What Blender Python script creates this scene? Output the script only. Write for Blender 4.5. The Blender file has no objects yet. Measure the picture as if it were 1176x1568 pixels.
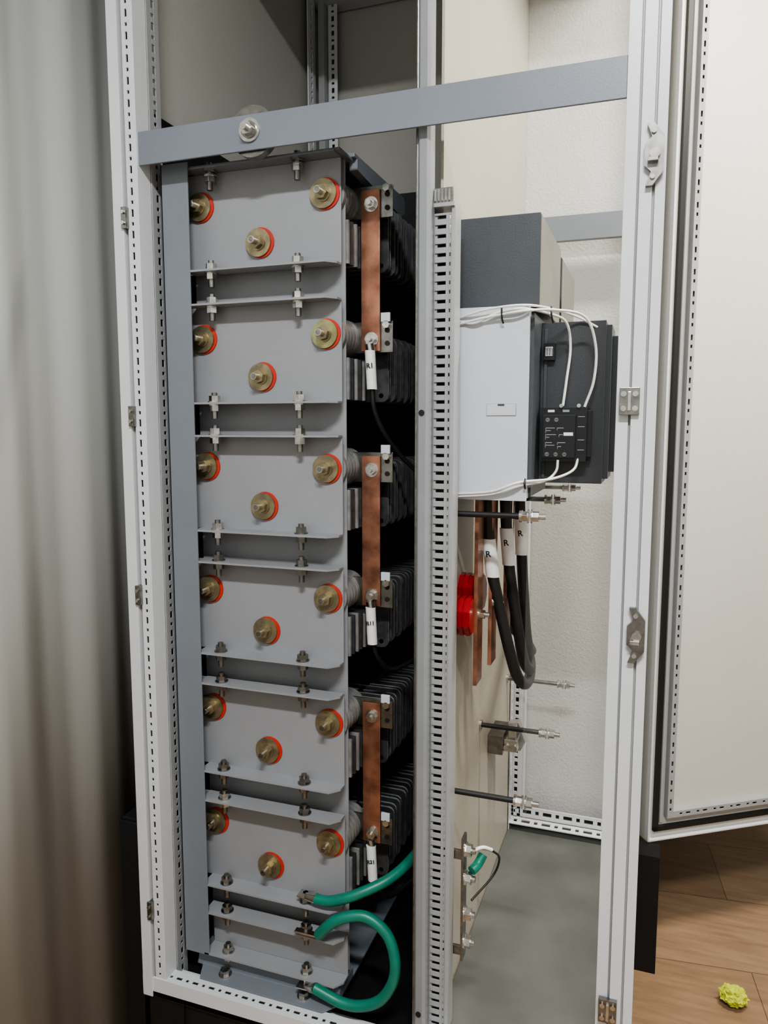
import bpy, math, random
from mathutils import Vector, Matrix
random.seed(4)
scene = bpy.context.scene
try:
    scene.view_settings.look = 'AgX - Medium High Contrast'
except Exception: pass

# ------------------------------------------------------------------ materials
def mat(name, col, rough=0.5, metal=0.0, noise=0.0, nscale=60, bump=0.0, bscale=400, col2=None, spec=0.5, alpha=None, trans=0.0, emit=None, estr=0):
    m = bpy.data.materials.new(name); m.use_nodes = True
    nt = m.node_tree; N = nt.nodes; L = nt.links
    p = N['Principled BSDF']
    p.inputs['Base Color'].default_value = (*col, 1)
    p.inputs['Roughness'].default_value = rough
    p.inputs['Metallic'].default_value = metal
    p.inputs['Specular IOR Level'].default_value = spec
    tc = N.new('ShaderNodeTexCoord')
    if noise > 0:
        n = N.new('ShaderNodeTexNoise'); n.inputs['Scale'].default_value = nscale; n.inputs['Detail'].default_value = 4
        L.new(tc.outputs['Object'], n.inputs['Vector'])
        r = N.new('ShaderNodeMix'); r.data_type = 'RGBA'
        c2 = col2 if col2 else tuple(c*(1-noise) for c in col)
        r.inputs[6].default_value = (*col, 1); r.inputs[7].default_value = (*c2, 1)
        mr = N.new('ShaderNodeMapRange'); mr.inputs[1].default_value = 0.35; mr.inputs[2].default_value = 0.65
        L.new(n.outputs['Fac'], mr.inputs[0]); L.new(mr.outputs[0], r.inputs[0])
        L.new(r.outputs[2], p.inputs['Base Color'])
    if bump > 0:
        n2 = N.new('ShaderNodeTexNoise'); n2.inputs['Scale'].default_value = bscale; n2.inputs['Detail'].default_value = 2
        L.new(tc.outputs['Object'], n2.inputs['Vector'])
        b = N.new('ShaderNodeBump'); b.inputs['Strength'].default_value = bump; b.inputs['Distance'].default_value = 0.001
        L.new(n2.outputs['Fac'], b.inputs['Height']); L.new(b.outputs['Normal'], p.inputs['Normal'])
    if trans > 0:
        p.inputs['Transmission Weight'].default_value = trans; p.inputs['IOR'].default_value = 1.1
    if alpha is not None: p.inputs['Alpha'].default_value = alpha
    if emit:
        p.inputs['Emission Color'].default_value = (*emit, 1); p.inputs['Emission Strength'].default_value = estr
    return m

M = {}
M['plate'] = mat('grey_powdercoat', (.285,.29,.303), .42, noise=.06, nscale=12, bump=.12, bscale=500)
M['column'] = mat('blue_grey_powdercoat', (.19,.21,.235), .42, noise=.05, nscale=15, bump=.12)
M['bar'] = mat('crossbar_grey', (.19,.21,.24), .4, noise=.06, nscale=10, bump=.1)
M['frame'] = mat('light_grey_frame', (.67,.68,.695), .33, noise=.03, nscale=20, bump=.05)
M['rail'] = mat('grey_rail', (.35,.355,.36), .35, noise=.06, nscale=20, bump=.08)
M['post'] = mat('middle_post_grey', (.25,.26,.27), .38, noise=.08, nscale=20, bump=.08)
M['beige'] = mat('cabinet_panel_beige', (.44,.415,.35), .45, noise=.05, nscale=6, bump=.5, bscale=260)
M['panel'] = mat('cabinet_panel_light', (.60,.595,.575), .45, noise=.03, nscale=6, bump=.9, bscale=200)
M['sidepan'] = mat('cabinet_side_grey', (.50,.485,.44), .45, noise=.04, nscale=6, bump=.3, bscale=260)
M['floorplate'] = mat('zinc_floor_plate', (.135,.14,.13), .36, .15, noise=.25, nscale=9, bump=.2)
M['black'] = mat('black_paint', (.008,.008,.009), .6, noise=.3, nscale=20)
M['rubber'] = mat('black_rubber', (.012,.012,.012), .5)
M['steel'] = mat('zinc_steel', (.68,.66,.62), .22, 1.0, noise=.3, nscale=90)
M['steeld'] = mat('dark_steel', (.32,.31,.29), .3, 1.0, noise=.3, nscale=90)
M['brass'] = mat('yellow_passivated_washer', (.38,.32,.19), .36, .75, noise=.3, nscale=70, col2=(.23,.20,.135))
M['olive'] = mat('olive_passivated_washer', (.38,.39,.20), .42, .7, noise=.3, nscale=70, col2=(.27,.26,.13))
M['red'] = mat('red_silicone_ring', (.52,.035,.02), .42)
M['redins'] = mat('red_insulator', (.30,.007,.012), .3)
M['copper'] = mat('copper_bar', (.54,.26,.165), .34, .8, noise=.5, nscale=30, col2=(.24,.11,.075))
M['fin'] = mat('resistor_grid_steel', (.10,.10,.105), .4, .5, noise=.4, nscale=60)
M['finedge'] = mat('resistor_grid_edge', (.42,.42,.43), .35, .25, noise=.4, nscale=60)  # fin steel brightened in colour, standing in for highlights in the unlit bays
M['ceram'] = mat('ceramic_insulator', (.33,.32,.31), .4, .2, noise=.3, nscale=60)
M['white'] = mat('white_plastic', (.58,.605,.65), .4, noise=.02, nscale=30)
M['slate'] = mat('slate_plastic', (.056,.064,.072), .42, noise=.08, nscale=20, bump=.2)
M['slate2'] = mat('dark_grey_plastic', (.046,.050,.055), .4, noise=.1, nscale=20, bump=.2)
M['tan'] = mat('contactor_side_grey', (.20,.19,.165), .4, noise=.05, nscale=20, bump=.2)  # warm light falling on the box side is put into this colour
M['blackpl'] = mat('black_plastic', (.012,.013,.015), .35)
M['sleeve'] = mat('white_heatshrink', (.80,.80,.78), .45)
M['wire'] = mat('white_wire', (.74,.74,.72), .4)
M['green'] = mat('green_cable', (.012,.20,.135), .38, noise=.15, nscale=40)
M['label'] = mat('grey_print', (.26,.27,.28), .5)
M['ink'] = mat('black_ink', (.01,.01,.01), .6)
M['yellow'] = mat('yellow_paper', (.62,.66,.06), .8, noise=.3, nscale=60)
M['clear'] = mat('clear_polycarbonate', (.5,.52,.52), .03, spec=.5, alpha=.05)
M['wall'] = mat('container_wall_paint', (.46,.465,.445), .27)
M['wallflat'] = mat('container_wall_flat', (.5,.5,.49), .5, noise=.04, nscale=3)
M['ceil'] = mat('ceiling_paint', (.6,.6,.59), .6, noise=.03, nscale=3)
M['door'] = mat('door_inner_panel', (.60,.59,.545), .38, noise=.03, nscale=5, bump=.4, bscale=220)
M['lamp'] = mat('lamp_diffuser', (.9,.9,.88), .4, emit=(1,.97,.92), estr=8)

# wood floor
wm = bpy.data.materials.new('wood_floor'); wm.use_nodes = True
nt = wm.node_tree; N = nt.nodes; L = nt.links; p = N['Principled BSDF']
tc = N.new('ShaderNodeTexCoord'); mp = N.new('ShaderNodeMapping'); mp.inputs['Location'].default_value = (.1,.05,0); mp.inputs['Rotation'].default_value = (0,0,math.radians(-6))
L.new(tc.outputs['Object'], mp.inputs['Vector'])
br = N.new('ShaderNodeTexBrick'); br.inputs['Scale'].default_value = 1.0
br.inputs['Brick Width'].default_value = .9; br.inputs['Row Height'].default_value = .28; br.inputs['Mortar Size'].default_value = .0012
br.inputs['Color1'].default_value = (.36,.235,.14,1); br.inputs['Color2'].default_value = (.30,.19,.11,1); br.inputs['Mortar'].default_value = (.14,.09,.055,1)
L.new(mp.outputs[0], br.inputs['Vector'])
mp2 = N.new('ShaderNodeMapping'); mp2.inputs['Scale'].default_value = (3.5,26,1); L.new(tc.outputs['Object'], mp2.inputs['Vector'])
nz = N.new('ShaderNodeTexNoise'); nz.inputs['Scale'].default_value = 1.8; nz.inputs['Detail'].default_value = 9; nz.inputs['Roughness'].default_value=.6; L.new(mp2.outputs[0], nz.inputs['Vector'])
mx = N.new('ShaderNodeMix'); mx.data_type='RGBA'; mx.blend_type='MULTIPLY'; mx.inputs[0].default_value = .7
rp = N.new('ShaderNodeMapRange'); rp.inputs[1].default_value=.3; rp.inputs[2].default_value=.7; rp.inputs[3].default_value=.55; rp.inputs[4].default_value=1.1
L.new(nz.outputs['Fac'], rp.inputs[0]); L.new(br.outputs['Color'], mx.inputs[6]); L.new(rp.outputs[0], mx.inputs[7])
L.new(mx.outputs[2], p.inputs['Base Color']); p.inputs['Roughness'].default_value = .36
M['wood'] = wm

# ------------------------------------------------------------------ mesh builder
AX = {'x':0,'y':1,'z':2}
class B:
    def __init__(s, name): s.name=name; s.v=[]; s.f=[]; s.m=[]; s.sm=[]; s.mats=[]
    def mi(s,k):
        if k not in s.mats: s.mats.append(k)
        return s.mats.index(k)
    def add(s, vs, fs, k, smooth=False):
        o=len(s.v); s.v += [tuple(v) for v in vs]; i=s.mi(k)
        for f in fs: s.f.append([a+o for a in f]); s.m.append(i); s.sm.append(smooth)
    def box(s,x0,x1,y0,y1,z0,z1,k):
        if x0>x1:x0,x1=x1,x0
        if y0>y1:y0,y1=y1,y0
        if z0>z1:z0,z1=z1,z0
        vs=[(x0,y0,z0),(x1,y0,z0),(x1,y1,z0),(x0,y1,z0),(x0,y0,z1),(x1,y0,z1),(x1,y1,z1),(x0,y1,z1)]
        s.add(vs,[(0,3,2,1),(4,5,6,7),(0,1,5,4),(1,2,6,5),(2,3,7,6),(3,0,4,7)],k)
    def abox(s,d,k):
        s.box(*d['x'],*d['y'],*d['z'],k)
    def prism(s,pts,axis,a0,a1,k,smooth=False,k2=None):
        n=len(pts); rem=[a for a in 'xyz' if a!=axis]
        def mk(p,a):
            v=[0,0,0]; v[AX[axis]]=a; v[AX[rem[0]]]=p[0]; v[AX[rem[1]]]=p[1]; return v
        vs=[mk(p,a0) for p in pts]+[mk(p,a1) for p in pts]
        s.add(vs,[tuple(range(n)),tuple(range(2*n-1,n-1,-1))],k)
        s.add(vs,[(i,(i+1)%n,(i+1)%n+n,i+n) for i in range(n)],k2 or k,smooth)
    def cyl(s,p0,p1,r,k,seg=20,r2=None,smooth=True,rot=0):
        p0=Vector(p0);p1=Vector(p1);r2=r if r2 is None else r2
        d=(p1-p0).normalized(); u=d.orthogonal().normalized()
        if abs(d.z)>.99: u=Vector((1,0,0))
        w=d.cross(u)
        vs=[]
        for P,R in((p0,r),(p1,r2)):
            for i in range(seg):
                a=2*math.pi*i/seg+rot; vs.append(P+R*(math.cos(a)*u+math.sin(a)*w))
        s.add(vs,[tuple(range(seg-1,-1,-1)),tuple(range(seg,2*seg))],k)
        s.add(vs,[(i,(i+1)%seg,(i+1)%seg+seg,i+seg) for i in range(seg)],k,smooth)
    def hexn(s,p0,p1,r,k,rot=None): s.cyl(p0,p1,r,k,6,smooth=False,rot=random.uniform(0,1) if rot is None else rot)
    def tube(s,pts,r,k,seg=12,sub=8,rs=None):
        P=[Vector(p) for p in pts]; Q=[]
        E=[P[0]*2-P[1]]+P+[P[-1]*2-P[-2]]
        for i in range(1,len(E)-2):
            for j in range(sub):
                t=j/sub; a,b,c,d=E[i-1],E[i],E[i+1],E[i+2]
                Q.append(.5*((2*b)+(-a+c)*t+(2*a-5*b+4*c-d)*t*t+(-a+3*b-3*c+d)*t**3))
        Q.append(P[-1])
        up=None; vs=[]; n=len(Q)
        for i,q in enumerate(Q):
            t=(Q[min(i+1,n-1)]-Q[max(i-1,0)]).normalized()
            if up is None: up=t.orthogonal().normalized()
            else: up=(up-t*up.dot(t)).normalized()
            w=t.cross(up)
            for j in range(seg):
                a=2*math.pi*j/seg; vs.append(q+r*(math.cos(a)*up+math.sin(a)*w))
        fs=[]
        for i in range(n-1):
            for j in range(seg):
                fs.append((i*seg+j,i*seg+(j+1)%seg,(i+1)*seg+(j+1)%seg,(i+1)*seg+j))
        s.add(vs,fs,k,True); s.add(vs,[tuple(range(seg-1,-1,-1)),tuple(range((n-1)*seg,n*seg))],k)
    def ladder(s,al,a0,a1,ac,c0,c1,nn,n0,n1,k,pattern,w=.4,back=None):
        cw=c1-c0; h=cw*(1-w)/2
        s.abox({al:(a0,a1),ac:(c0,c0+h),nn:(n0,n1)},k); s.abox({al:(a0,a1),ac:(c1-h,c1),nn:(n0,n1)},k)
        a=a0;i=0
        while a<a1-1e-5:
            sl,gp=pattern[i%len(pattern)]; e=min(a+gp,a1)
            s.abox({al:(a,e),ac:(c0+h,c1-h),nn:(n0,n1)},k)
            a=e+sl;i+=1
        if back is not None:
            s.abox({al:(a0,a1),ac:(c0+h*.9,c1-h*.9),nn:back},'black')  # black strip paints the shade inside the profile behind the slots
    def make(s,parent=None,bevel=0.0,loc=None,rotz=0):
        me=bpy.data.meshes.new(s.name); me.from_pydata(s.v,[],s.f)
        for k in s.mats: me.materials.append(M[k])
        for i,pl in enumerate(me.polygons): pl.material_index=s.m[i]; pl.use_smooth=s.sm[i]
        me.update()
        import bmesh
        bm=bmesh.new(); bm.from_mesh(me); bmesh.ops.recalc_face_normals(bm,faces=bm.faces); bm.to_mesh(me); bm.free()
        ob=bpy.data.objects.new(s.name,me); scene.collection.objects.link(ob)
        if bevel>0:
            b=ob.modifiers.new('bevel','BEVEL'); b.width=bevel; b.segments=2; b.limit_method='ANGLE'; b.angle_limit=math.radians(50)
        if loc: ob.location=loc
        ob.rotation_euler[2]=rotz
        if parent: ob.parent=parent
        return ob
def empty(name,loc=(0,0,0)):
    e=bpy.data.objects.new(name,None); e.empty_display_size=.05; scene.collection.objects.link(e); e.location=(0,0,0); return e
def text(body,name,loc,rot,size,k,parent):
    c=bpy.data.curves.new(name,'FONT'); c.body=body; c.size=size; c.extrude=.0001; c.align_x='CENTER'; c.align_y='CENTER'; c.offset=.0003
    t=bpy.data.objects.new(name+'_tmp',c); scene.collection.objects.link(t)
    bpy.context.view_layer.update()
    me=bpy.data.meshes.new_from_object(t); bpy.data.objects.remove(t)
    me.materials.clear(); me.materials.append(M[k])
    o=bpy.data.objects.new(name,me); scene.collection.objects.link(o); o.location=loc; o.rotation_euler=rot; o.parent=parent
    return o

# ------------------------------------------------------------------ room (shipping container)
RX0,RX1,RY0,RY1,RZ=-.90,1.45,-2.3,2.6,2.60
b=B('floor'); b.box(RX0-.1,RX1+.1,RY0,RY1,-.05,0,'wood'); b.make()
b=B('ceiling'); b.box(RX0-.1,RX1+.1,RY0,RY1,RZ,RZ+.05,'ceil'); b.make()
b=B('wall_back'); b.box(RX0-.1,RX1+.1,RY1,RY1+.05,0,RZ,'wallflat'); b.make()
b=B('wall_front'); b.box(RX0-.1,RX1+.1,RY0-.05,RY0,0,RZ,'wallflat'); b.make()
def corr(name,x,sgn,phase):
    pitch=.20; dep=.018; n=int((RY1-RY0)/.004); vs=[];fs=[]
    def prof(y):
        t=((y-phase)%pitch)/pitch
        if t<.28: h=0
        elif t<.50: h=(t-.28)/.22
        elif t<.78: h=1
        else: h=1-(t-.78)/.22
        return h
    for i in range(n+1):
        y=RY0+(RY1-RY0)*i/n
        h=sum(prof(y+o*.0024) for o in range(-5,6))/11
        for z in(0,RZ): vs.append((x-sgn*dep*h,y,z))
    for i in range(n): fs.append((2*i,2*i+2,2*i+3,2*i+1))
    b=B(name); b.add(vs,fs,'wall',True)
    o=b.make(); m=o.modifiers.new('thick','SOLIDIFY'); m.thickness=.003
    return o
corr('wall_left',RX0,1,-.176)
corr('wall_right',RX1,-1,0)

# ------------------------------------------------------------------ cabinet
Z0,Z1=.29,2.29
cab=empty('electrical_cabinet')
PERF=[(.005,.008),(.011,.008)]
f=B('front_frame')
# left front post
f.box(-.798,-.779,-.006,.03,Z0,Z1,'frame')
f.box(-.779,-.774,.004,.03,Z0,Z1,'rubber')
f.ladder('z',Z0,Z1,'x',-.774,-.757,'y',-.002,.001,'frame',PERF,.24,back=(.006,.008))
f.box(-.757,-.7535,-.002,.03,Z0,Z1,'frame')
f.ladder('z',Z0,Z1,'y',.03,.06,'x',-.7535,-.7515,'rail',PERF,.22)
# right front post
f.box(-.045,-.030,.0,.035,Z0,Z1,'frame')
f.box(-.030,-.027,.004,.035,Z0,Z1,'rail')
f.box(-.027,-.012,-.004,.035,Z0,Z1,'frame')
f.box(-.012,-.009,.002,.035,Z0,Z1,'rail')
f.box(-.009,.003,-.002,.035,Z0,Z1,'frame')
# bottom front rail
f.box(-.80,.003,-.004,.0,Z0,.325,'frame')
f.box(-.80,.003,-.004,.045,Z0,.30,'frame')
f.ladder('x',-.76,-.045,'y',0,.018,'z',.323,.325,'frame',PERF,.32,back=(.315,.316))
f.ladder('x',-.76,-.045,'y',.026,.045,'z',.309,.311,'frame',PERF,.32,back=(.302,.303))
f.box(-.76,-.045,.018,.026,.300,.3245,'frame')
# top front rail
f.box(-.80,.003,-.004,.045,Z1-.04,Z1,'frame')
f.make(cab,.0012)
f=B('rear_frame')
f.ladder('z',.31,Z1-.01,'x',-.758,-.735,'y',.735,.738,'frame',PERF,.3,back=(.742,.744))
f.box(-.775,-.760,.715,.74,.31,Z1-.01,'rail')
f.ladder('z',.31,1.20,'x',-.293,-.268,'y',.735,.738,'frame',PERF,.3,back=(.742,.744))
f.ladder('z',.31,Z1-.01,'x',-.03,-.002,'y',.735,.738,'frame',PERF,.3,back=(.742,.744))
f.ladder('z',.31,Z1-.01,'y',.675,.715,'x',-.785,-.782,'frame',PERF,.2,back=(-.789,-.788))
f.ladder('z',.31,1.20,'y',.70,.732,'x',-.291,-.289,'frame',PERF,.3)
f.box(-.291,-.263,.744,.77,.31,1.2,'frame')
f.ladder('x',-.29,-.0,'y',.70,.732,'z',.330,.333,'frame',[(.008,.01),(.02,.01)],.4,back=(.322,.324))
f.ladder('x',-.29,-.0,'z',.333,.36,'y',.735,.738,'frame',[(.008,.01),(.02,.01)],.4,back=(.742,.744))
f.box(-.27,-.0,.72,.735,1.672,1.725,'column')
f.box(-.79,-.0,.70,.77,Z1-.035,Z1-.005,'frame')
f.ladder('y',.05,.70,'x',-.785,-.76,'z',Z1-.035,Z1-.03,'frame',PERF,.35)
f.box(-.785,-.76,.05,.70,Z1-.03,Z1-.005,'frame')
f.make(cab,.001)
f=B('panels')
f.box(-.80,-.797,.03,.78,Z0,Z1,'sidepan')
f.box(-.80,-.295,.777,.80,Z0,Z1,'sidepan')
f.box(-.295,0,.777,.80,Z0,Z1,'panel')
f.box(-.80,0,0,.80,Z1,Z1+.02,'sidepan')
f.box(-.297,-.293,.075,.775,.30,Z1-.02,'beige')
f.box(-.291,0.0,.045,.775,.311,.315,'floorplate')
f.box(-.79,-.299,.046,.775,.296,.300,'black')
# baffles round the resistor bay
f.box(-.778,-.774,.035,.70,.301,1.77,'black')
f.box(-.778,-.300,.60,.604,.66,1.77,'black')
f.make(cab)
f=B('ventilation_grille')
x=-.60
while x<-.305:
    f.box(x,x+.003,.60,.603,.305,.66,'rail'); x+=.0075
z=.305
while z<.66:
    f.box(-.60,-.303,.600,.6025,z,z+.003,'rail'); z+=.0075
f.make(cab)
f=B('middle_post')
f.prism([(-.3145,.022),(-.311,.018),(-.301,.018),(-.297,.022),(-.297,.045),(-.3145,.045)],'z',Z0+.035,Z1-.04,'post')
f.box(-.3185,-.315,.024,.045,Z0+.035,Z1-.04,'steeld')
for z in(1.29,.345,.372): f.cyl((-.3065,.0165,z),(-.3065,.02,z),.0042,'black',14)
f.make(cab,.0012)
f=B('slotted_profile')
f.ladder('z',.33,1.565,'x',-.300,-.278,'y',.046,.048,'rail',[(.0048,.0079)],.72,back=(.056,.057))
f.ladder('z',.33,1.565,'x',-.278,-.2725,'y',.046,.048,'rail',[(.0048,.0079)],.4,back=(.056,.057))
f.box(-.2725,-.267,.044,.075,.33,1.572,'rail')
f.box(-.300,-.294,.048,.073,.33,1.565,'rail')
# cap bracket
f.box(-.299,-.270,.040,.044,1.577,1.597,'steeld')
for i in range(5): f.box(-.296+i*.005,-.294+i*.005,.037,.041,1.579,1.595,'steel')
f.box(-.302,-.268,.04,.073,1.572,1.578,'rail')
f.make(cab,.0006)
f=B('hinges_and_catches')
for z in(1.589,1.287,.999,.451):
    f.box(-.781,-.772,-.010,.004,z-.016,z+.016,'steeld'); f.hexn((-.7765,-.013,z+.008),(-.7765,-.009,z+.008),.003,'steel'); f.hexn((-.7765,-.013,z-.008),(-.7765,-.009,z-.008),.003,'steel')
for z in(1.593,1.005):
    f.prism([(-.02,z-.036),(-.012,z-.036),(.0,z-.02),(.0,z+.02),(-.012,z+.036),(-.02,z+.036),(-.014,z+.02),(-.022,z+.012),(-.022,z-.012),(-.014,z-.02)],'y',-.012,-.005,'steeld')
    f.cyl((-.010,-.016,z),(-.010,-.010,z),.006,'steel'); f.box(-.018,-.006,-.020,-.011,z-.010,z-.005,'steel')
    for dz in(-.026,.026): f.cyl((-.012,-.0145,z+dz),(-.012,-.011,z+dz),.003,'steel',10)
for z in(1.302,.476):
    f.box(-.041,-.017,-.010,-.003,z-.017,z+.017,'steeld')
    for dx in(-.036,-.022):
        for dz in(-.009,.009): f.cyl((dx,-.0125,z+dz),(dx,-.009,z+dz),.0035,'steel',12)
    f.box(-.031,-.027,-.013,-.009,z-.012,z+.012,'steel')
f.make(cab,.0006)
f=B('plinth')
for x0,x1 in((-.80,-.72),(-.08,.0)):
    f.box(x0,x1,.0,.08,0,Z0,'black')
f.box(-.80,-.72,.72,.80,0,Z0,'black'); f.box(-.03,.052,.74,.80,0,Z0-.002,'black')
f.box(-.80,0,.004,.012,.0,Z0,'black'); f.box(-.80,-.79,.0,.80,.0,Z0,'black')
f.make(cab)

# black duct beside the cabinet
b=B('cable_duct'); b.box(-.842,-.805,.01,.09,0,.60,'black'); b.box(-.845,-.803,.006,.01,.0,.595,'blackpl'); b.make(bevel=.003)

# ------------------------------------------------------------------ crossbar
b=B('mounting_crossbar')
b.box(-.757,-.045,.002,.006,1.666,1.715,'bar')
b.cyl((-.561,.008,1.694),(-.561,.022,1.694),.036,'steeld',36)
b.cyl((-.561,-.001,1.693),(-.561,.002,1.693),.0165,'steel',28)
b.cyl((-.561,-.003,1.693),(-.561,-.001,1.693),.012,'steeld',24)
b.hexn((-.561,-.011,1.693),(-.561,-.003,1.693),.0095,'steel')
b.cyl((-.561,-.018,1.693),(-.561,-.010,1.693),.005,'steel',14)
b.cyl((-.561,.005,1.693),(-.561,.034,1.693),.008,'steel',14)
b.make(bevel=.0008)

# ------------------------------------------------------------------ resistor bank
bank=empty('braking_resistor_bank')
s=B('support_frame')
s.box(-.739,-.690,.035,.038,.36,1.675,'column'); s.box(-.739,-.736,.035,.085,.36,1.675,'column')
s.box(-.712,-.448,.084,.087,.36,1.675,'plate')
s.box(-.715,-.440,.045,.30,1.667,1.671,'column')
s.prism([(.10,1.671),(.10,1.655),(.31,1.640),(.33,1.650),(.33,1.671)],'x',-.447,-.434,'column')
s.box(-.72,-.435,.09,.33,1.671,1.677,'column')
# lower plate & foot
s.box(-.700,-.444,.068,.071,.364,.438,'plate')
s.prism([(-.70,.035),(-.456,.035),(-.444,.05),(-.444,.07),(-.70,.07)],'z',.361,.364,'plate')
s.prism([(-.725,.326),(-.72,.352),(-.70,.358),(-.46,.358),(-.452,.345),(-.452,.326)],'y',.052,.11,'column')
s.prism([(-.70,.020),(-.47,.020),(-.452,.04),(-.452,.055),(-.715,.055)],'z',.3255,.329,'column')
s.box(-.715,-.452,.05,.5,.3255,.33,'column')
s.make(bank,.0008)
def vbolt(s,x,y,z,dark=False,above=.010,below=.014):
    k='steeld' if dark else 'steel'
    s.cyl((x,y,z+.0015),(x,y,z+.0032),.0108,k,20); s.hexn((x,y,z+.0032),(x,y,z+.012),.0090,k)
    s.cyl((x,y,z-below-.010),(x,y,z+.012+above*.5),.0046,'steeld',14)
    s.cyl((x,y,z-.0032),(x,y,z-.0015),.0108,k,20); s.hexn((x,y,z-.012),(x,y,z-.0032),.0090,k)
TOP=1.665; PITCH=.2045
plates=B('end_plates'); hw=B('bolts_and_washers')
for k in range(6):
    zt=TOP-PITCH*k; zb=zt-.153
    plates.box(-.712,-.448,.068,.071,zb,zt,'plate')
    for z in((zb,) if k==0 else (zt,zb)):
        plates.prism([(-.70,.036),(-.462,.036),(-.448,.052),(-.448,.069),(-.70,.069)],'z',z-.0015,z+.0015,'plate')
        for x in(-.512,-.662): vbolt(hw,x,.052,z,dark=(z<1.2 and random.random()<.8))
    if k==0:
        plates.box(-.70,-.448,.040,.07,zt,zt+.003,'column')
        for x in(-.512,-.662): vbolt(hw,x,.054,zt-.006)
    for x,z in((-.475,zt-.050),(-.690,zt-.050),(-.585,zt-.112)):
        wk='olive' if (k==1 and x==-.475) else 'brass'
        hw.cyl((x+.0028,.0655,z),(x+.0028,.072,z),.0230,'red',40)
        hw.cyl((x,.0625,z),(x,.0655,z),.0214,wk,40)
        hw.cyl((x,.0605,z),(x,.0625,z),.0125,'brass',28)
        hw.hexn((x,.0525,z),(x,.0605,z),.0105,'brass')
        hw.cyl((x,.041,z),(x,.055,z),.0052,'steel',16)
        hw.cyl((x,.0405,z),(x,.041,z),.0042,'steeld',16)
# extra flange below the last module
plates.prism([(-.70,.036),(-.456,.036),(-.444,.052),(-.444,.069),(-.70,.069)],'z',.4365,.4395,'plate')
for x in(-.512,-.662):
    vbolt(hw,x,.052,.438,True); vbolt(hw,x,.052,.3625,False,below=.006)
    hw.cyl((x,.04,.329),(x,.04,.331),.0115,'steel',18); hw.hexn((x,.04,.331),(x,.04,.339),.009,'steel')
plates.make(bank,.0008); hw.make(bank,.0005)
el=B('resistor_grids')
def rrect(x0,x1,z0,z1,r):
    pts=[]
    for cx,cz,a0 in((x1-r,z1-r,0),(x0+r,z1-r,90),(x0+r,z0+r,180),(x1-r,z0+r,270)):
        for i in range(4):
            a=math.radians(a0+i*30); pts.append((cx+r*math.cos(a),cz+r*math.sin(a)))
    return pts
for k in range(6):
    zt=TOP-PITCH*k
    for j in range(20):
        y=.160+j*.0165; o=random.uniform(-.001,.001); st=.002*(j%2)
        el.prism(rrect(-.70,-.406-st+o,zt-.150+st,zt-.042-st+o,.010),'y',y,y+.0042,'fin',k2='finedge')
        if j%4==0: el.cyl((-.418,y,zt-.055),(-.418,y+.008,zt-.055),.004,'fin',10); el.cyl((-.418,y,zt-.14),(-.418,y+.008,zt-.14),.004,'fin',10)
    el.cyl((-.475,.09,zt-.05),(-.475,.5,zt-.05),.008,'steeld'); el.cyl((-.585,.09,zt-.112),(-.585,.5,zt-.112),.008,'steeld')
    for i in range(7):
        y=.074+i*.012
        el.cyl((-.475,y,zt-.05),(-.475,y+.0085,zt-.05),.030,'ceram',32); el.cyl((-.475,y+.0085,zt-.05),(-.475,y+.012,zt-.05),.027,'ceram',32)
    # grid end clips under the insulator: flat vertical tabs
    for i in range(5):
        y=.088+i*.014; el.box(-.468,-.4445+.001*i,y,y+.005,zt-.148,zt-.084,'fin' if i%2 else 'ceram')
    for dz in(-.10,-.132): el.cyl((-.455,.086,zt+dz),(-.455,.16,zt+dz),.006,'steeld',12)
el.make(bank)
cu=B('copper_links')
for k in(0,2,4):
    za=TOP-PITCH*k-.05; zb=za-PITCH
    cu.box(-.439,-.408,.126,.130,zb-.022,za+.018,'copper')
    for z,up in((za,1),(zb,0)):
        zo=z-.004
        cu.cyl((-.422,.1245,zo),(-.422,.126,zo),.0115,'steel',22); cu.hexn((-.422,.117,zo),(-.422,.1245,zo),.0085,'steel'); cu.cyl((-.422,.112,zo),(-.422,.118,zo),.0042,'steel',12)
        cu.box(-.475,-.388,.1305,.133,z-.024,z+.024,'steeld')
        for dz in(-.010,.010): cu.cyl((-.397,.129,z+dz),(-.397,.1306,z+dz),.004,'black',12)
        cu.hexn((-.397,.122,z+.018),(-.397,.131,z+.018),.006,'steel')
        if k>0 or not up: cu.box(-.405,-.390,.122,.126,z+.022,z+.036,'white')
cu.make(bank,.0006)
lc=B('lead_cables')
for k,nm in((1,'R1'),(3,'R11'),(5,'R21')):
    zb=TOP-PITCH*k-.05
    lc.cyl((-.422,.118,zb-.012),(-.420,.118,zb-.024),.007,'steel'); 
    lc.cyl((-.421,.117,zb-.022),(-.417,.115,zb-.082),.0082,'sleeve',24)
    if k==1: pts=[(-.417,.115,zb-.078),(-.413,.12,zb-.12),(-.395,.15,zb-.17),(-.36,.20,zb-.22),(-.32,.27,zb-.25)]
    else: pts=[(-.417,.115,zb-.078),(-.412,.13,zb-.11),(-.40,.17,zb-.14),(-.37,.24,zb-.13),(-.33,.32,zb-.10)]
    lc.tube(pts,.004,'rubber')
    text(nm,'label_text',(-.4175,.1068,zb-.046),(math.radians(90),math.radians(-4),math.radians(15)),.0105 if k==1 else .0085,'ink',bank)
lc.make(bank)

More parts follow.
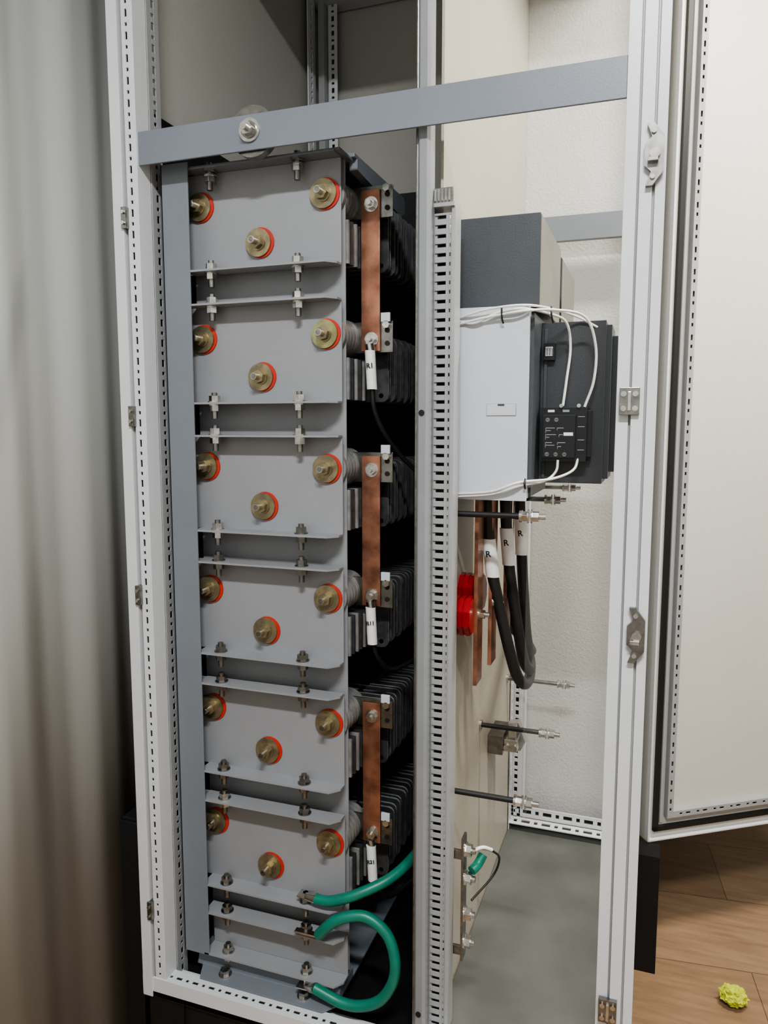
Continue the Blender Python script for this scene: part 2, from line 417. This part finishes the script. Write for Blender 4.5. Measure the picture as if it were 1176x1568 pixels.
# ------------------------------------------------------------------ contactor
con=empty('power_contactor')
c=B('housing')
c.box(-.276,-.172,.100,.11,1.162,1.443,'white'); c.box(-.280,-.174,.11,.135,1.164,1.441,'white')
c.box(-.280,-.170,.135,.30,1.166,1.437,'slate2')
c.box(-.1745,-.168,.125,.20,1.18,1.43,'slate')
c.box(-.232,-.188,.0995,.1005,1.286,1.304,'label'); c.box(-.2313,-.1887,.0985,.1,1.2867,1.3033,'white'); c.box(-.215,-.205,.0975,.0986,1.301,1.3035,'slate')
# top arc chamber boxes
c.box(-.282,-.162,.12,.36,1.445,1.574,'slate'); c.box(-.162,-.1605,.122,.358,1.445,1.572,'tan')  # thin side skin carries the painted warm light
c.box(-.282,-.160,.368,.58,1.445,1.562,'slate'); c.box(-.160,-.1585,.37,.578,1.445,1.56,'tan')
# pole body to the right
c.box(-.168,-.072,.20,.30,1.183,1.430,'slate2')
c.box(-.073,-.064,.215,.30,1.190,1.425,'slate'); c.box(-.064,-.056,.235,.31,1.20,1.41,'slate2'); c.box(-.056,-.052,.25,.30,1.25,1.38,'slate')
c.box(-.163,-.158,.196,.20,1.19,1.42,'slate')
# small terminal top left of body
c.box(-.163,-.146,.188,.2,1.372,1.398,'blackpl'); c.box(-.160,-.149,.186,.189,1.378,1.392,'white'); 
for i in range(3): c.box(-.158+i*.004,-.156+i*.004,.185,.187,1.380,1.390,'steeld')
c.make(con,.0015)
c=B('auxiliary_contact_block')
c.box(-.162,-.094,.172,.2,1.218,1.300,'blackpl'); c.box(-.158,-.11,.164,.175,1.224,1.288,'blackpl')
c.box(-.094,-.088,.18,.2,1.225,1.295,'blackpl')
for (x,z) in((-.154,1.281),(-.141,1.281),(-.154,1.229),(-.141,1.229),(-.128,1.229)):
    c.cyl((x+.003,.1632,z),(x+.003,.165,z),.0032,'steeld',12); c.box(x+.0005,x+.0055,.1628,.1634,z-.0004,z+.0004,'black')
for (x,z,w,h) in((-.154,1.268,.014,.0012),(-.154,1.264,.008,.0012),(-.137,1.268,.010,.0012),(-.154,1.258,.016,.0012),(-.154,1.254,.006,.0012),(-.134,1.258,.006,.0012),(-.154,1.246,.010,.0012),(-.154,1.242,.014,.0012),(-.136,1.246,.012,.0012),(-.136,1.240,.006,.0012)):
    c.box(x,x+w,.1636,.165,z,z+h,'label')
    c.box(x,x+.0008,.1636,.165,z-.003,z+h,'label')
c.box(-.127,-.113,.1636,.172,1.257,1.262,'sleeve'); c.box(-.152,-.142,.1714,.172,1.2925,1.296,'sleeve'); c.box(-.130,-.120,.1714,.172,1.2925,1.296,'label')
for z in(1.235,1.25,1.27,1.285): c.box(-.107,-.097,.1713,.172,z,z+.0012,'label')
for x in(-.132,-.106): c.cyl((x,.168,1.302),(x,.18,1.302),.003,'steel',10)
c.make(con,.0004)
w=B('control_wires')
w.tube([(-.278,.099,1.425),(-.25,.094,1.420),(-.215,.092,1.433),(-.18,.093,1.437),(-.15,.13,1.434),(-.128,.165,1.425),(-.122,.18,1.39),(-.126,.175,1.34),(-.130,.172,1.302)],.0020,'wire',8)
w.tube([(-.278,.099,1.419),(-.25,.093,1.424),(-.215,.090,1.429),(-.18,.09,1.433),(-.14,.12,1.437),(-.10,.155,1.430),(-.085,.175,1.39),(-.086,.175,1.34),(-.098,.172,1.300)],.0020,'wire',8)
w.tube([(-.278,.099,1.428),(-.23,.09,1.438),(-.17,.10,1.442),(-.12,.18,1.437),(-.085,.20,1.42)],.0018,'wire',8)
w.tube([(-.135,.17,1.220),(-.137,.165,1.203),(-.15,.14,1.190),(-.18,.094,1.185),(-.22,.093,1.172),(-.278,.096,1.166)],.0020,'wire',8)
w.tube([(-.105,.175,1.225),(-.112,.165,1.205),(-.14,.14,1.193),(-.18,.092,1.190),(-.22,.091,1.176),(-.278,.095,1.170)],.0020,'wire',8)
w.tube([(-.21,.090,1.44),(-.209,.088,1.425),(-.208,.094,1.418)],.0014,'rubber',8); w.tube([(-.145,.13,1.443),(-.144,.125,1.43),(-.142,.13,1.42)],.0014,'rubber',8)
w.tube([(-.172,.096,1.195),(-.172,.089,1.188),(-.172,.095,1.181)],.0016,'rubber',8)
w.make(con)

# ------------------------------------------------------------------ bus / cables below
bus=empty('copper_busbar_assembly')
c=B('busbars')
c.box(-.256,-.250,.14,.18,.86,1.162,'copper'); c.box(-.243,-.237,.19,.23,.88,1.162,'copper'); c.box(-.228,-.222,.24,.28,.91,1.162,'copper')
for (x,y,z) in((-.25,.15,.975),(-.237,.2,.985)):
    c.cyl((x,y,z),(x+.003,y,z),.009,'steel',20); c.hexn((x+.003,y,z),(x+.010,y,z),.0075,'steel'); c.cyl((x+.01,y,z),(x+.018,y,z),.004,'steel',12)
for z,y in((.975,.135),(.997,.21)):
    for i in range(4):
        x=-.293+i*.0095; c.cyl((x,y,z),(x+.007,y,z),.032,'redins',8,smooth=False,rot=math.pi/8); c.cyl((x+.007,y,z),(x+.0095,y,z),.029,'redins',8,smooth=False,rot=math.pi/8)
c.make(bus,.0006)
pc=B('power_cables')
paths=(
 [(-.248,.195,1.165),(-.245,.195,1.10),(-.237,.195,1.03),(-.227,.20,.98),(-.211,.205,.91),(-.199,.225,.855),(-.192,.28,.825),(-.208,.43,.81),(-.26,.60,.82),(-.291,.66,.82)],
 [(-.229,.245,1.165),(-.226,.245,1.11),(-.220,.245,1.04),(-.212,.25,.98),(-.203,.255,.92),(-.196,.275,.865),(-.193,.33,.835),(-.215,.46,.825),(-.26,.62,.83),(-.291,.68,.835)],
 [(-.213,.295,1.165),(-.211,.295,1.11),(-.207,.295,1.05),(-.203,.30,.98),(-.200,.31,.92),(-.198,.335,.875),(-.202,.40,.85),(-.235,.52,.845),(-.27,.64,.85),(-.291,.69,.85)])
for i,pts in enumerate(paths):
    lz=(0,.012,.022)[i]; x,y=((-.245,.195),(-.2255,.245),(-.2105,.295))[i]; dx=(.0085,.006,.004)[i]
    pc.tube(pts,.0095,'rubber',16)
    pc.cyl((x,y-.0005,1.090+lz),(x+dx,y-.001,1.028+lz),.0112,'sleeve',24)
    text('R','label_text',(x+.002,y-.0120,1.066+lz),(math.radians(90),math.radians(-8),0),.014,'ink',bus)
pc.make(bus)

# clear cover on standoffs
cv=empty('polycarbonate_cover')
c=B('clear_sheet'); c.box(-.166,-.163,.085,.68,.675,1.165,'clear'); c.make(cv)
c=B('standoffs')
for z in(.70,1.14):
    for i,y in enumerate((.10,.375,.66)):
        k='rubber' if i<2 else 'steeld'
        c.cyl((-.293,y,z),(-.172,y,z),.0045,k,14)
        c.cyl((-.180,y,z),(-.176,y,z),.009,'steel',18); c.hexn((-.176,y,z),(-.168,y,z),.008,'steel'); c.cyl((-.168,y,z),(-.166,y,z),.010,'steel',18)
        c.cyl((-.163,y,z),(-.161,y,z),.010,'steel',18); c.hexn((-.161,y,z),(-.152,y,z),.008,'steel'); c.cyl((-.152,y,z),(-.142,y,z),.0042,'steel',12)
        c.cyl((-.293,y,z),(-.289,y,z),.009,'steel',18)
c.make(cv,.0005)
# rear clamp component
b=B('cable_clamp')
b.box(-.293,-.262,.45,.53,.61,.65,'steeld'); b.box(-.262,-.235,.46,.50,.615,.64,'steel'); b.prism([(-.262,.605),(-.235,.60),(-.225,.62),(-.24,.66),(-.262,.655)],'y',.505,.53,'ceram'); b.box(-.255,-.24,.47,.49,.64,.665,'steel')
for x in(-.256,-.24): b.cyl((x,.455,.625),(x,.46,.625),.006,'steel',14)
b.make(bevel=.001)

# earth bar
b=B('earth_terminal_bar')
b.box(-.2565,-.2525,.078,.100,.43,.635,'steeld'); b.box(-.292,-.2565,.078,.083,.44,.455,'steeld'); b.box(-.292,-.2565,.078,.083,.60,.615,'steeld')
for z in(.612,.565,.505,.458):
    b.cyl((-.2525,.089,z),(-.2505,.089,z),.012,'steel',20); b.hexn((-.2505,.089,z),(-.242,.089,z),.010,'steel'); b.cyl((-.242,.089,z),(-.236,.089,z),.005,'steel',12)
b.tube([(-.243,.089,.608),(-.228,.10,.612),(-.212,.12,.598),(-.208,.14,.575),(-.218,.14,.545),(-.243,.095,.525)],.0018,'rubber',8)
b.tube([(-.243,.089,.610),(-.228,.10,.614),(-.216,.115,.604)],.003,'sleeve',8)
b.tube([(-.243,.095,.575),(-.236,.108,.580),(-.230,.118,.592)],.0075,'green',12)
b.make(bevel=.0004)

# ------------------------------------------------------------------ green earth cables
b=B('green_earth_cable')
b.tube([(-.488,.040,.507),(-.46,.038,.511),(-.417,.045,.528),(-.371,.08,.546),(-.345,.14,.563),(-.335,.25,.575),(-.335,.40,.58)],.0085,'green',16)
b.cyl((-.507,.044,.505),(-.486,.040,.508),.0062,'steel',14,.0085); b.box(-.522,-.500,.038,.058,.5045,.5065,'steel')
b.make()
b=B('green_earth_cable')
b.tube([(-.478,.028,.455),(-.462,.024,.475),(-.44,.026,.493),(-.401,.035,.500),(-.365,.035,.480),(-.349,.03,.445),(-.352,.03,.405),(-.373,.03,.368),(-.405,.03,.349),(-.44,.03,.345),(-.488,.03,.358)],.0088,'green',16)
b.cyl((-.505,.038,.350),(-.486,.030,.357),.0062,'steel',14,.0088); b.box(-.522,-.498,.030,.05,.3485,.3505,'steel')
b.box(-.52,-.476,.024,.034,.4515,.4545,'steel')
b.make()

# ------------------------------------------------------------------ rear swing door (local x along door, -y faces camera)
d=B('cabinet_door')
W=.62; H0,H1=.29,2.27
d.box(0,W,.0,.025,H0,H1,'door')
d.box(0,.004,-.012,.0,H0,H1,'frame'); d.box(W-.004,W,-.012,0,H0,H1,'frame'); d.box(0,W,-.012,0,H0,H0+.004,'frame'); d.box(0,W,-.012,0,H1-.004,H1,'frame')
for (a,b2,c2,e) in((.018,.030,H0+.022,H1-.022),(W-.030,W-.018,H0+.022,H1-.022)): d.box(a,b2,-.009,0,c2,e,'rubber')
d.box(.018,W-.018,-.009,0,H0+.022,H0+.034,'rubber'); d.box(.018,W-.018,-.009,0,H1-.034,H1-.022,'rubber')
d.ladder('z',H0+.055,H1-.055,'x',.048,.064,'y',-.016,-.013,'rail',[(.007,.018),(.012,.010)],.3,back=(-.010,-.009)); d.box(.048,.050,-.013,0,H0+.055,H1-.055,'rail'); d.box(.062,.064,-.013,0,H0+.055,H1-.055,'rail')
d.ladder('z',H0+.055,H1-.055,'x',W-.064,W-.048,'y',-.016,-.013,'rail',[(.007,.018),(.012,.010)],.3,back=(-.010,-.009))
d.ladder('x',.064,W-.064,'z',H0+.055,H0+.071,'y',-.016,-.013,'rail',[(.007,.018),(.012,.010)],.3,back=(-.010,-.009)); d.box(.064,W-.064,-.013,0,H0+.055,H0+.057,'rail'); d.box(.064,W-.064,-.013,0,H0+.069,H0+.071,'rail')
d.box(.036,.044,-.004,0,H0+.04,H1-.04,'rail')
d.make(None,.0012,loc=(.018,.806,0),rotz=math.radians(34))

# crumpled paper ball
import bmesh
bm=bmesh.new(); bmesh.ops.create_icosphere(bm,subdivisions=4,radius=.022)
from mathutils import noise
for v in bm.verts:
    n=v.co.normalized(); r=.024*(1+.28*noise.noise(n*3.1)+.16*noise.noise(n*8)+.08*noise.noise(n*16)); v.co=n*r; v.co.z*=.8; v.co.x*=1.15
zm=min(v.co.z for v in bm.verts)
me=bpy.data.meshes.new('crumpled_paper'); bm.to_mesh(me); bm.free(); me.materials.append(M['yellow'])
o=bpy.data.objects.new('crumpled_paper',me); scene.collection.objects.link(o); o.location=(.215,.70,-zm)

# ------------------------------------------------------------------ lights
def area(name,loc,rot,sx,sy,e,col):
    l=bpy.data.lights.new(name,'AREA'); l.shape='RECTANGLE'; l.size=sx; l.size_y=sy; l.energy=e; l.color=col
    o=bpy.data.objects.new(name,l); scene.collection.objects.link(o); o.location=loc; o.rotation_euler=rot; return o
for i,(x,y,e,col) in enumerate(((.15,-1.35,58,(.955,.98,1)),(.62,.35,48,(1,.955,.86)))):  # first lamp: unseen, added as flash-like front fill; second inferred from door-top glow
    lb=B('ceiling_lamp'); lb.box(x-.32,x+.32,y-.07,y+.07,RZ-.03,RZ,'frame'); lb.box(x-.30,x+.30,y-.05,y+.05,RZ-.045,RZ-.03,'lamp'); ob=lb.make()
    a=area('lamp_light',(x,y,RZ-.05),(0,0,0),.6,.1,e,col); a.parent=ob
w=bpy.data.worlds.new('World'); scene.world=w; w.use_nodes=True
w.node_tree.nodes['Background'].inputs[0].default_value=(.8,.85,.9,1); w.node_tree.nodes['Background'].inputs[1].default_value=.3

# ------------------------------------------------------------------ camera
cd=bpy.data.cameras.new('camera'); cam=bpy.data.objects.new('camera',cd); scene.collection.objects.link(cam)
cd.sensor_width=36; cd.sensor_fit='AUTO'; cd.lens=36*1150/1568; cd.clip_start=.02
cam.location=(0,-1.0,1.27); cam.rotation_euler=(math.radians(90-6.45),0,math.radians(19.6))
scene.camera=cam
